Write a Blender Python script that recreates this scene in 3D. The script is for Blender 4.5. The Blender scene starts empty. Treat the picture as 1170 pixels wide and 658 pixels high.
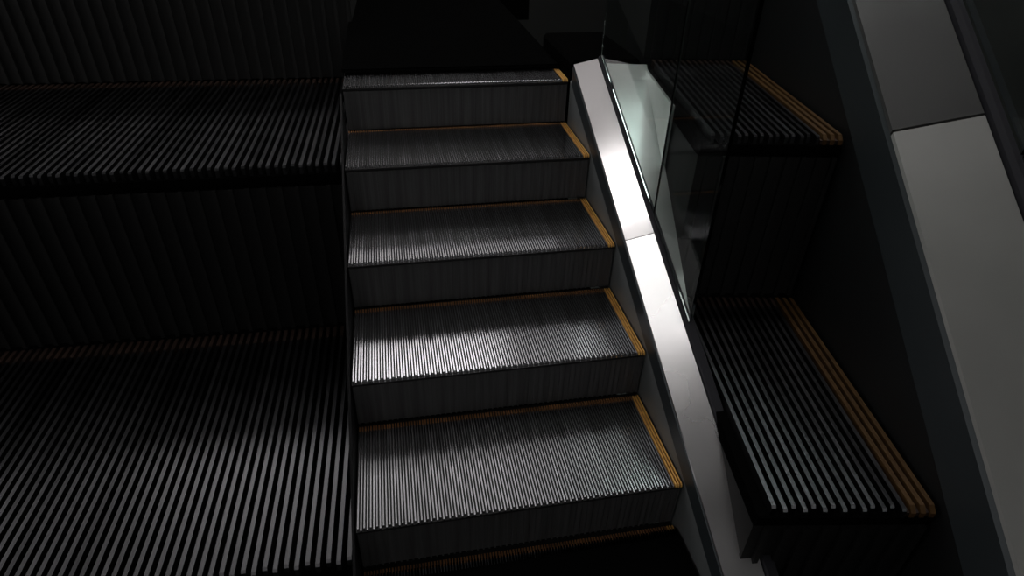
import bpy, bmesh, math, random
from mathutils import Vector, Matrix
random.seed(4)
S = bpy.context.scene
COL = S.collection
PI = math.pi

# ------------------------------------------------------------------ materials
def new_mat(name):
    m = bpy.data.materials.new(name); m.use_nodes = True
    return m, m.node_tree, m.node_tree.nodes['Principled BSDF']

def mat(name, col, rough=.5, metal=0., var=0., scale=(8, 8, 8), bump=0., spec=.5, rvar=0., aniso=0.):
    m, nt, b = new_mat(name)
    b.inputs['Base Color'].default_value = (*col, 1)
    b.inputs['Roughness'].default_value = rough
    b.inputs['Metallic'].default_value = metal
    b.inputs['Specular IOR Level'].default_value = spec
    if var or bump or rvar:
        tc = nt.nodes.new('ShaderNodeTexCoord'); mp = nt.nodes.new('ShaderNodeMapping')
        mp.inputs['Scale'].default_value = scale
        nz = nt.nodes.new('ShaderNodeTexNoise'); nz.inputs['Scale'].default_value = 1; nz.inputs['Detail'].default_value = 4
        nt.links.new(tc.outputs['Object'], mp.inputs[0]); nt.links.new(mp.outputs[0], nz.inputs['Vector'])
        if var:
            r = nt.nodes.new('ShaderNodeValToRGB')
            r.color_ramp.elements[0].position = .3; r.color_ramp.elements[1].position = .7
            r.color_ramp.elements[0].color = (*[c*(1-var) for c in col], 1)
            r.color_ramp.elements[1].color = (*[min(1, c*(1+var)) for c in col], 1)
            nt.links.new(nz.outputs['Fac'], r.inputs[0]); nt.links.new(r.outputs[0], b.inputs['Base Color'])
        if rvar:
            mr = nt.nodes.new('ShaderNodeMapRange')
            mr.inputs['To Min'].default_value = rough-rvar; mr.inputs['To Max'].default_value = rough+rvar
            mr.inputs['From Min'].default_value = .3; mr.inputs['From Max'].default_value = .7
            nt.links.new(nz.outputs['Fac'], mr.inputs[0]); nt.links.new(mr.outputs[0], b.inputs['Roughness'])
        if bump:
            bp = nt.nodes.new('ShaderNodeBump'); bp.inputs['Strength'].default_value = bump; bp.inputs['Distance'].default_value = .002
            nt.links.new(nz.outputs['Fac'], bp.inputs['Height']); nt.links.new(bp.outputs[0], b.inputs['Normal'])
    return m

def emis(name, col, s):
    m, nt, b = new_mat(name)
    b.inputs['Base Color'].default_value = (*col, 1)
    b.inputs['Emission Color'].default_value = (*col, 1); b.inputs['Emission Strength'].default_value = s
    return m

M = {}
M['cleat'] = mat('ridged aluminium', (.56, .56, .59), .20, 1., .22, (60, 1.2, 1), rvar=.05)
M['groove'] = mat('dirty groove', (.012, .012, .013), .6, 0, .3, (30, 3, 3))
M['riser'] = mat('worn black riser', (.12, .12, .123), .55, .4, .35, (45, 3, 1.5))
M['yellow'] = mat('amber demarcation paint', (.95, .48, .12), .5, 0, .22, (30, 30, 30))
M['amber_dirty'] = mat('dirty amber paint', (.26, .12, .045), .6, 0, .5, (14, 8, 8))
M['big_cleat'] = mat('dimmed ridged aluminium', (.13, .13, .138), .33, 1., .25, (14, .6, 1), rvar=.05)  # big set: darkened copies, the side flights' dimness is put into the colour
M['big_yellow'] = mat('dimmed amber paint', (.085, .042, .011), .5, 0, .2, (14, 14, 14))
M['big_amber_dim'] = mat('dimmed rear amber paint', (.022, .010, .006), .6, 0, .5, (6, 3, 3))
M['big_riser'] = mat('dimmed riser', (.004, .004, .0043), .7, .0, .3, (14, 1, .6))
M['skirt'] = mat('grey satin skirt panel', (.20, .215, .22), .45, .3, .12, (2, 2, 2))
M['trim'] = mat('dark blue grey trim', (.045, .054, .060), .4, .4)
M['big_skirt'] = mat('dimmed skirt panel', (.018, .019, .02), .45, .4, .15, (1, 1, 1))
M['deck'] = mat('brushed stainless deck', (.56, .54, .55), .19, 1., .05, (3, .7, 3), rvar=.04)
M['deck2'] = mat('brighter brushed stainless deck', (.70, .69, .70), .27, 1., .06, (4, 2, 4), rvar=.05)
M['big_deck'] = mat('dimmed steel deck', (.058, .058, .058), .5, .5, .08, (2, .7, 2), rvar=.05)  # darkened deck copies, dimness carried by the base colour
M['big_deck2'] = mat('dimmed pale steel deck', (.32, .32, .31), .55, .5, .12, (2, 2, 2), rvar=.05)
M['gasket'] = mat('black rubber gasket', (.03, .03, .036), .75, spec=.2)
M['rubber'] = mat('black handrail rubber', (.012, .012, .013), .4)
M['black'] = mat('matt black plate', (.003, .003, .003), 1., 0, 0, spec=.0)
M['casing'] = mat('black truss casing', (.008, .008, .009), .7, 0, .2, (2, 2, 2), spec=.2)
M['outer'] = mat('pale green bright infill', (.78, .82, .79), .32, .55, .3, (2.2, 3, 1.1))  # pale tone stands in for brightness seen through the glass
M['pale_edge'] = mat('polished glass edge', (.05, .08, .075), .2)
M['floor'] = mat('grey green stone floor', (.10, .115, .11), .35, 0, .2, (.8, .8, .8))
M['wall'] = mat('dim grey wall', (.02, .021, .02), .8, 0, .12, (1, 1, 1))
M['ceil'] = mat('grey ceiling', (.16, .16, .16), .9)
M['frame'] = mat('white lamp housing', (.5, .5, .5), .5)
m, nt, b = new_mat('balustrade glass')
b.inputs['Base Color'].default_value = (.86, .95, .92, 1); b.inputs['Roughness'].default_value = .02
b.inputs['Transmission Weight'].default_value = 1; b.inputs['IOR'].default_value = 1.45
M['glass'] = m

# ------------------------------------------------------------------ helpers
def mesh_obj(name, bm, mats, parent=None, world=None):
    me = bpy.data.meshes.new(name)
    bmesh.ops.recalc_face_normals(bm, faces=bm.faces)
    bm.to_mesh(me); bm.free()
    for mm in (mats if isinstance(mats, (list, tuple)) else [mats]): me.materials.append(mm)
    o = bpy.data.objects.new(name, me); COL.objects.link(o)
    if parent: o.parent = parent
    if world is not None: o.matrix_world = world
    return o

def box(bm, x0, x1, y0, y1, z0, z1, mi=0):
    vs = [bm.verts.new(p) for p in ((x0,y0,z0),(x1,y0,z0),(x1,y1,z0),(x0,y1,z0),(x0,y0,z1),(x1,y0,z1),(x1,y1,z1),(x0,y1,z1))]
    for f in ((3,2,1,0),(4,5,6,7),(0,1,5,4),(1,2,6,5),(2,3,7,6),(3,0,4,7)):
        bm.faces.new([vs[i] for i in f]).material_index = mi

def prism(bm, poly, axis, a, b, mi=0):
    """closed polygon (2D) swept along an axis: 'x' -> poly is (y,z); 'y' -> poly is (x,z)"""
    def P(p, t): return (t, p[0], p[1]) if axis == 'x' else (p[0], t, p[1])
    A = [bm.verts.new(P(p, a)) for p in poly]; B = [bm.verts.new(P(p, b)) for p in poly]
    n = len(poly)
    for i in range(n):
        bm.faces.new((A[i], A[(i+1) % n], B[(i+1) % n], B[i])).material_index = mi
    bm.faces.new(list(reversed(A))).material_index = mi; bm.faces.new(B).material_index = mi

def slope_bar(bm, poly, y0, y1, ratio, mi=0):
    """section (x, height above the nosing line) swept up the slope from y0 to y1, ends cut plumb"""
    A = [bm.verts.new((x, y0, h + y0*ratio)) for x, h in poly]; B = [bm.verts.new((x, y1, h + y1*ratio)) for x, h in poly]
    n = len(poly)
    for i in range(n):
        bm.faces.new((A[i], A[(i+1) % n], B[(i+1) % n], B[i])).material_index = mi
    bm.faces.new(list(reversed(A))).material_index = mi; bm.faces.new(B).material_index = mi

def empty(name, label, cat, group=None, world=None, parent=None):
    o = bpy.data.objects.new(name, None); COL.objects.link(o); o.empty_display_size = .1
    if world is not None: o.matrix_world = world
    tag(o, label, cat, group)
    return o

def tag(o, label=None, cat=None, group=None, kind=None):
    if label: o['label'] = label
    if cat: o['category'] = cat
    if group: o['group'] = group
    if kind: o['kind'] = kind
    return o

# ------------------------------------------------------------------ one escalator step, origin at its right nosing corner
def make_step(W, G, R, pitch, mats, label, group, world, side_strip=True, left_strip=False, rear=.02):
    cm, gm, rm, ym, am = mats
    root = empty('escalator_step', label, 'escalator step', group, world)
    d = pitch*1.15                                   # groove depth
    n = int(W/pitch); nside = 3 if side_strip else 0
    bm = bmesh.new()
    # tread base with a rounded lip under the cleats
    prism(bm, [(0.012, -d*2.6), (0.002, -d*1.9), (0.002, -d*1.15), (.008, -d), (G+.02, -d), (G+.02, -d*2.6)], 'x', -W, 0, 1)
    tw = pitch*.44
    for i in range(n):
        xc = -pitch*(i+.5)
        if i < nside: continue
        nose = 0 if i % 2 else min(pitch*.8, .011)             # alternate ridges stop short, as on real combs
        y1 = G - .003 - rear
        A = []
        for (y, z) in ((nose, -d), (nose, -d*.2), (nose+d*.2, 0), (y1, 0), (y1, -d)):
            A.append((y, z))
        L = [bm.verts.new((xc-tw/2, y, z)) for y, z in A]; Rr = [bm.verts.new((xc+tw/2, y, z)) for y, z in A]
        m5 = len(A)
        for j in range(m5-1):
            bm.faces.new((L[j], L[j+1], Rr[j+1], Rr[j])).material_index = 0
        bm.faces.new(L).material_index = 0; bm.faces.new(list(reversed(Rr))).material_index = 0
    mesh_obj('tread', bm, [cm, gm], root)
    # riser: gently bowed, ribbed
    bm = bmesh.new()
    prof = []
    N = 7
    for i in range(N+1):
        t = i/N; z = -d*2.5 - t*(R - d*2.5)
        y = .012 + .02*R*math.sin(t*PI*.5)**2
        prof.append((y, z))
    back = [(y+.012, z) for y, z in reversed(prof)]
    prism(bm, prof+back, 'x', -W, 0, 0)
    for i in range(n):
        xc = -pitch*(i+.5)
        if i % 2: continue
        hw = pitch*.28; dep = pitch*.5
        L = [bm.verts.new((xc-hw, y-dep, z)) for y, z in prof]; Q = [bm.verts.new((xc+hw, y-dep, z)) for y, z in prof]
        L2 = [bm.verts.new((xc-hw, y+.002, z)) for y, z in prof]; Q2 = [bm.verts.new((xc+hw, y+.002, z)) for y, z in prof]
        for j in range(N):
            bm.faces.new((L[j], Q[j], Q[j+1], L[j+1])); bm.faces.new((L2[j], L[j], L[j+1], L2[j+1])); bm.faces.new((Q[j], Q2[j], Q2[j+1], Q[j+1]))
        bm.faces.new((L[0], L2[0], Q2[0], Q[0]))
    mesh_obj('riser', bm, rm, root)
    if side_strip:
        bm = bmesh.new()
        box(bm, -pitch*3, -.001, .004, G-.004, -d, -d*.55, 1)
        for i in range(3):
            xc = -pitch*(i+.5)
            prism(bm, [(-.001, -d), (-.001, -d*.45), (d*.5, .0015), (G-.004, .0015), (G-.004, -d)], 'x', xc-pitch*.25, xc+pitch*.25, 0)
        tag(mesh_obj('side_demarcation_strip', bm, [ym, am], root), 'amber yellow painted ridges along the tread side')
    bm = bmesh.new()
    for i in range(nside, n):
        xc = -pitch*(i+.5)
        box(bm, xc-tw*.55, xc+tw*.55, G-.003-rear, G-.003, -d, .001)
    tag(mesh_obj('rear_demarcation_strip', bm, am, root), 'dull amber ridge ends along the back of the tread')
    bm = bmesh.new()
    prism(bm, [(.012, -d*2.7), (G-.01, -d*2.7), (G-.01, -R*.8), (.03, -R)], 'x', -W+.002, -W+.008, 0)
    mesh_obj('side_plate', bm, rm, root)
    bm = bmesh.new()
    prism(bm, [(.012, -d*2.7), (G-.01, -d*2.7), (G-.01, -R*.8), (.03, -R)], 'x', -.008, -.002, 0)
    mesh_obj('side_plate', bm, rm, root)
    return root

def copy_thing(root, world, label):
    r = root.copy(); COL.objects.link(r); r.matrix_world = world; r['label'] = label
    for ch in list(root.children):
        c = ch.copy(); COL.objects.link(c); c.parent = r
    return r

# =============================================================== CENTRE FLIGHT (bright ridged treads)
G, R = .405, .1967; RT = R/G; WC = 1.0; PITCH = .00907; WC = .99
cmats = (M['cleat'], M['groove'], M['riser'], M['yellow'], M['amber_dirty'])
def at(k): return Matrix.Translation((0, -(k-3)*G, -(k-3)*R))
clabels = {
 1: 'topmost ridged step of the bright middle flight, just under the added black plate',
 2: 'second ridged step from the top of the bright middle flight',
 3: 'third ridged step of the bright middle flight, dark blue grey with two amber edges',
 4: 'fourth ridged step of the bright middle flight, with the shining white row of ridges',
 5: 'fifth and lowest wide grey ridged step of the bright middle flight',
 6: 'bottom middle step of which only the amber back edge shows before the black plate'}
cg = 'steps of the bright middle escalator'
first = make_step(WC, G, R, PITCH, cmats, clabels[1], cg, at(1))
for k in (2, 3, 4, 5, 6): copy_thing(first, at(k), clabels[k])

# balustrade on the right of the centre flight
YB, YT = -2.45, .775
bal = empty('balustrade', 'right balustrade of the middle flight with bright silver deck and clear glass', 'balustrade', None, Matrix.Identity(4))
def bar(name, poly, y0, y1, mt, parent, lab=None, ratio=RT):
    bm = bmesh.new(); slope_bar(bm, poly, y0, y1, ratio); o = mesh_obj(name, bm, mt, parent)
    if lab: o['label'] = lab
    return o
bar('skirt_panel', [(.005, -.33), (.012, -.33), (.012, .005), (.005, .005)], YB, YT+.02, M['skirt'], bal, 'dark grey satin skirt beside the steps')
bar('trim_strip', [(.004, .006), (.022, .006), (.022, .078), (.010, .084), (.006, .078)], YB, YT, M['trim'], bal, 'narrow dark blue grey strip below the silver deck')
for i, (a, b_, mt) in enumerate(((-.069, YT, 'deck'), (-1.13, -.072, 'deck2'), (YB, -1.133, 'deck2'))):
    lift = 0 if i == 0 else .0
    o = bar('deck_panel', [(.008, .0855), (.0095, .0905), (.116, .1135), (.118, .108), (.05, .08), (.023, .08)], a, b_, M[mt], bal,
        ('silver deck panel above the joint', 'bright silver deck panel below the joint', 'silver deck panel at the foot')[i])
bar('glass_gasket', [(.119, .06), (.119, .120), (.124, .126), (.150, .126), (.154, .120), (.154, .06)], YB, YT, M['gasket'], bal, 'black rubber strip holding the glass')
GY = [YT, -.01, -.42]
for a, b_ in ((GY[1]+.006, GY[0]), (GY[2]+.006, GY[1]-.002)):
    bm = bmesh.new(); slope_bar(bm, [(.131, .127), (.143, .127), (.143, 1.5), (.131, 1.5)], a, b_, RT)
    mesh_obj('glass_panel', bm, M['glass'], bal)
bm = bmesh.new()  # added infill, coloured pale to give the brightness beyond the glass
A = [(.156, -.36), (.156, YT), (.355, YT), (.32, .55), (.243, .08), (.168, -.36)]
def infill(dh): return [bm.verts.new((x, y, .092 - (x-.156)*.05 + dh + y*RT)) for x, y in A]
top = infill(0); bot = infill(-.03)
bm.faces.new(top); bm.faces.new(list(reversed(bot)))
for i in range(len(A)): bm.faces.new((top[i], top[(i+1) % 6], bot[(i+1) % 6], bot[i]))
mesh_obj('bright_infill', bm, M['outer'], bal)['label'] = 'added pale green infill for the brightness seen through the glass'

# thin left skirt of the centre flight
lb = bar('left_skirt_panel', [(-1.003, -.40), (-.995, -.40), (-.995, -.02), (-1.003, -.02)], YB, YT+.02, M['casing'], None)
lb.name = 'skirt_panel'; tag(lb, 'thin dark skirt panel along the left end of the middle steps', 'skirt panel')

# added black comb plates that keep both ends of the flight dark
def landing(name, label, y0, y1, z, sgn):
    root = empty(name, label, 'end plate', None, Matrix.Translation((-.5, (y0+y1)/2, z)))
    my = (y0+y1)/2
    bm = bmesh.new()
    hy = (y1-y0)/2
    box(bm, -.498, .498, -hy, hy, .006, .02)
    mesh_obj('plate', bm, M['black'], root)
    bm = bmesh.new()
    e = -hy if sgn > 0 else hy
    for i in range(110):
        xc = -.5 + PITCH*(i+.5) + .001
        yy = sorted((e, e - sgn*.03))
        box(bm, xc+.002, xc+.0062, yy[0], yy[1], .003, .014)
    mesh_obj('comb', bm, M['black'], root)
    return root
landing('dark_end_plate', 'added black plate darkening the head of the middle steps', 1.0, 3.1, .4*R/.2, 1)
landing('dark_end_plate', 'added black plate darkening the foot of the middle steps', -2.5, -.865, -3*R, -1)
bm = bmesh.new()
prism(bm, [(.004, -.1), (.004, .462), (.02, .478), (.32, .478), (.335, .462), (.335, -.1)], 'y', .80, 1.35)  # added block, black to keep the top of the balustrade dark
o = mesh_obj('dark_end_block', bm, M['black']); tag(o, 'black end block added where the silver deck ends, keeping the head dark', 'end block')

# truss casing under the centre flight
bm = bmesh.new()
slope_bar(bm, [(-.97, -.95), (-.01, -.95), (-.01, -.42), (-.97, -.42)], YB, YT+.7, RT)
mesh_obj('escalator_truss', bm, M['casing'])
tag(bpy.data.objects['escalator_truss'], 'black truss casing carrying the middle flight of steps', 'truss')

# =============================================================== LARGE FLIGHT ON THE LEFT (dimness put into its colours)
LG = 1.3365; LRT = .6504; LR = LG*LRT; LW = 2.3
CAM = Vector((-.785787, -1.968351, 1.184401))
Lbase = Vector((-1.010, .689, .0957))
LM = Matrix.Translation(Lbase) @ Matrix.Rotation(-.0236, 4, 'Z')
bigm = (M['big_cleat'], M['black'], M['big_riser'], M['big_yellow'], M['big_amber_dim'])
def atL(k): return LM @ Matrix.Translation((0, -(k-3)*LG, -(k-3)*LR))
ll = {2: 'big black step at the top left whose tall riser fills the upper left corner',
      3: 'upper big dark ridged step on the left, short faint ridges along its front',
      4: 'lower big dark ridged step on the left, long grey ridges at the bottom'}
lg = 'steps of the large dark flight on the left'
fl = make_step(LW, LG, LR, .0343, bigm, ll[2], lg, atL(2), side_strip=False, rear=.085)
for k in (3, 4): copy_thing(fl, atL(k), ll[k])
bm = bmesh.new()
slope_bar(bm, [(-LW, -LR-.8), (-.06, -LR-.8), (-.06, -LR-.15), (-LW, -LR-.15)], -LG*1.05, LG*2, LRT)
o = mesh_obj('escalator_truss', bm, M['casing'], None, LM); tag(o, 'black truss casing below the large dark flight on the left', 'truss')

# =============================================================== LARGE FLIGHT ON THE RIGHT (dimness put into its colours)
lam = 2.4
RG = .405*lam; RRT = .6654; RR = RG*RRT; RW = .47
Rbase = CAM + lam*(Vector((-.1748, -1.2282, .8844)) - CAM)
RM = Matrix.Translation(Rbase) @ Matrix.Rotation(-.1592, 4, 'Z')
def atR(k): return RM @ Matrix.Translation((0, -(k-3)*RG, -(k-3)*RR))
rl = {2: 'big dark step at the very top on the right, above the upper amber edged tread',
      3: 'upper big dark ridged step on the right with an amber striped edge',
      4: 'lower big dark ridged step on the right with a long amber striped edge'}
rg = 'steps of the large dark flight on the right'
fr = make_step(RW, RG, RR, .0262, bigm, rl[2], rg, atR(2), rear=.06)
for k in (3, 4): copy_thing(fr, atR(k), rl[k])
bal2 = empty('balustrade', 'wide dull grey balustrade at the far right beside the large dark steps', 'balustrade', None, RM)
k_ = lam
yb, yt = -2.2, 1.9
def rbar(name, poly, y0, y1, mt, lab=None):
    bm = bmesh.new(); slope_bar(bm, [(x*k_, h*k_) for x, h in poly], y0, y1, RRT)
    o = mesh_obj(name, bm, mt, bal2)
    if lab: o['label'] = lab
    return o
rbar('skirt_panel', [(.005, -.36), (.012, -.36), (.012, .005), (.005, .005)], yb, yt, M['big_skirt'], 'dimmed dark skirt beside the large steps')
rbar('trim_strip', [(.004, .006), (.022, .006), (.022, .078), (.010, .084), (.006, .078)], yb, yt, M['trim'])
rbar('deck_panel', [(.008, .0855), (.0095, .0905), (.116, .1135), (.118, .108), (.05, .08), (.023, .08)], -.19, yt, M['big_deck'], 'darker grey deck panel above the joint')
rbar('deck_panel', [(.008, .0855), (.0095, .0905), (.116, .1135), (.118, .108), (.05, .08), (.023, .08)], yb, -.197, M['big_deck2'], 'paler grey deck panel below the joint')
rbar('glass_gasket', [(.119, .06), (.119, .120), (.124, .126), (.150, .126), (.154, .120), (.154, .06)], yb, yt, M['gasket'])
for a, b_ in ((yb, -.35), (-.34, .6), (.61, yt)):
    bm = bmesh.new(); slope_bar(bm, [(.315, .303), (.335, .303), (.335, 1.5), (.315, 1.5)], a, b_, RRT)
    mesh_obj('glass_panel', bm, M['glass'], bal2)
bm = bmesh.new()
slope_bar(bm, [(-RW+.1, -RR-.8), (-.02, -RR-.8), (-.02, -RR-.1), (-RW+.1, -RR-.1)], -RG*.95, RG*2, RRT)
o = mesh_obj('escalator_truss', bm, M['casing'], None, RM); tag(o, 'black truss casing below the large dark flight on the right', 'truss')

bm = bmesh.new()  # added pale panel extending the bright area beside the glass
prism(bm, [(.36, -.02), (RG-.01, -.02), (RG-.01, -.10), (.36, -.42)], 'x', -RW-.014, -RW-.004)
tag(mesh_obj('bright_side_infill', bm, M['outer'], None, RM), 'added pale green bright infill under the left edge of the upper large right step', 'infill panel')

# =============================================================== THE HALL
X0, X1, Y0, Y1, Z0, Z1 = -6, 7, -5, 9, -4.2, 4.4
def st(name, *b, m):
    bm = bmesh.new(); box(bm, *b); o = mesh_obj(name, bm, m); o['kind'] = 'structure'; return o
st('floor', X0, X1, Y0, Y1, Z0-.1, Z0, m=M['floor'])
st('ceiling', X0, X1, Y0, Y1, Z1, Z1+.1, m=M['ceil'])
st('wall_back', X0, X1, Y1, Y1+.1, Z0, Z1, m=M['wall'])
st('wall_front', X0, X1, Y0-.1, Y0, Z0, Z1, m=M['wall'])
st('wall_left', X0-.1, X0, Y0, Y1, Z0, Z1, m=M['wall'])
st('wall_right', X1, X1+.1, Y0, Y1, Z0, Z1, m=M['wall'])

# luminous ceiling panels ahead of the steps (above the picture)
def lamp(x, y, w, l, strength, label, col=(1, .97, .95)):
    t = empty('ceiling_light', label, 'ceiling light', 'ceiling lights over the flights', Matrix.Translation((x, y, Z1-.06)))
    bm = bmesh.new()
    for b_ in ((-w/2-.04, w/2+.04, -l/2-.04, -l/2), (-w/2-.04, w/2+.04, l/2, l/2+.04), (-w/2-.04, -w/2, -l/2, l/2), (w/2, w/2+.04, -l/2, l/2)):
        box(bm, *b_, -.02, .058)
    mesh_obj('lamp_frame', bm, M['frame'], t)
    bm = bmesh.new(); box(bm, -w/2, w/2, -l/2, l/2, 0, .01)
    mesh_obj('diffuser', bm, emis('lit diffuser', col, strength), t)
lamp(-.55, 4.85, 2.1, 1.1, 3.4, 'long bright ceiling light ahead of the middle flight')
lamp(-3.1, 4.6, 2.6, 1.0, 3.4, 'added fill light ahead of the large left flight')  # added lamp to brighten the tread fronts of the left flight
lamp(1.6, 4.75, 1.7, 1.1, .8, 'smaller ceiling light right of the long bright one')
lamp(-1.5, 3.1, 6.6, 1.3, .38, 'wide soft ceiling light above the middle flight')
lamp(-1.2, 7.4, 7.5, 1.2, .9, 'wide soft ceiling light at the far end of the hall')
lamp(.35, 2.0, 1.6, .9, .5, 'soft ceiling light just ahead of the silver deck')
lamp(.35, .86, 2.4, .5, 7, 'short very bright ceiling light above the silver deck')
lamp(.25, -.28, 1.2, .95, 3.0, 'short ceiling light above the foot of the silver deck')
lamp(2.1, 1.55, 1.1, 2.0, 3.2, 'added cool fill light above the large right flight', (.9, 1, .97))  # added lamp to brighten the pale infill beside the glass
def fill_panel(x0, x1, y0, y1, z0, z1, s_, label):  # added unseen glowing panels that brighten the skirt and risers
    t = empty('fill_panel', label, 'fill panel', None, Matrix.Translation(((x0+x1)/2, (y0+y1)/2, z0)))
    hx, hy, h = (x1-x0)/2, (y1-y0)/2, z1-z0
    bm = bmesh.new(); box(bm, -hx, hx, -hy, hy, 0, h); mesh_obj('diffuser', bm, emis('fill panel glow', (1, .98, .96), s_), t)
    bm = bmesh.new(); box(bm, -hx-.02, hx+.02, -hy-.02, hy+.02, -.05, -.002); mesh_obj('lamp_frame', bm, M['frame'], t)
fill_panel(X0+.01, X0+.08, -3, 5, .8, 3.6, .8, 'tall added fill panel on the left wall of the hall')
fill_panel(-4, 3, Y0+.01, Y0+.08, 1.4, 3.6, .4, 'added fill panel on the wall behind the viewer')
st('dark_head_slab', -.95, .3, 3.12, Y1, .2, .4, m=M['black'])  # added black slab, keeps the area past the head plate dark

w = bpy.data.worlds.new('hall air'); S.world = w; w.use_nodes = True
w.node_tree.nodes['Background'].inputs[0].default_value = (.5, .55, .6, 1)
w.node_tree.nodes['Background'].inputs[1].default_value = .05

# =============================================================== CAMERA
cd = bpy.data.cameras.new('camera'); co = bpy.data.objects.new('camera', cd); COL.objects.link(co)
cd.sensor_width = 36; cd.lens = 720/1170*36; cd.clip_start = .01
co.location = CAM; co.rotation_euler = (.980746113, -.0215689329, -.181677448)
S.camera = co
S.view_settings.view_transform = 'Standard'; S.view_settings.look = 'None'
S.view_settings.exposure = 0; S.view_settings.gamma = 1; S.view_settings.use_curve_mapping = False
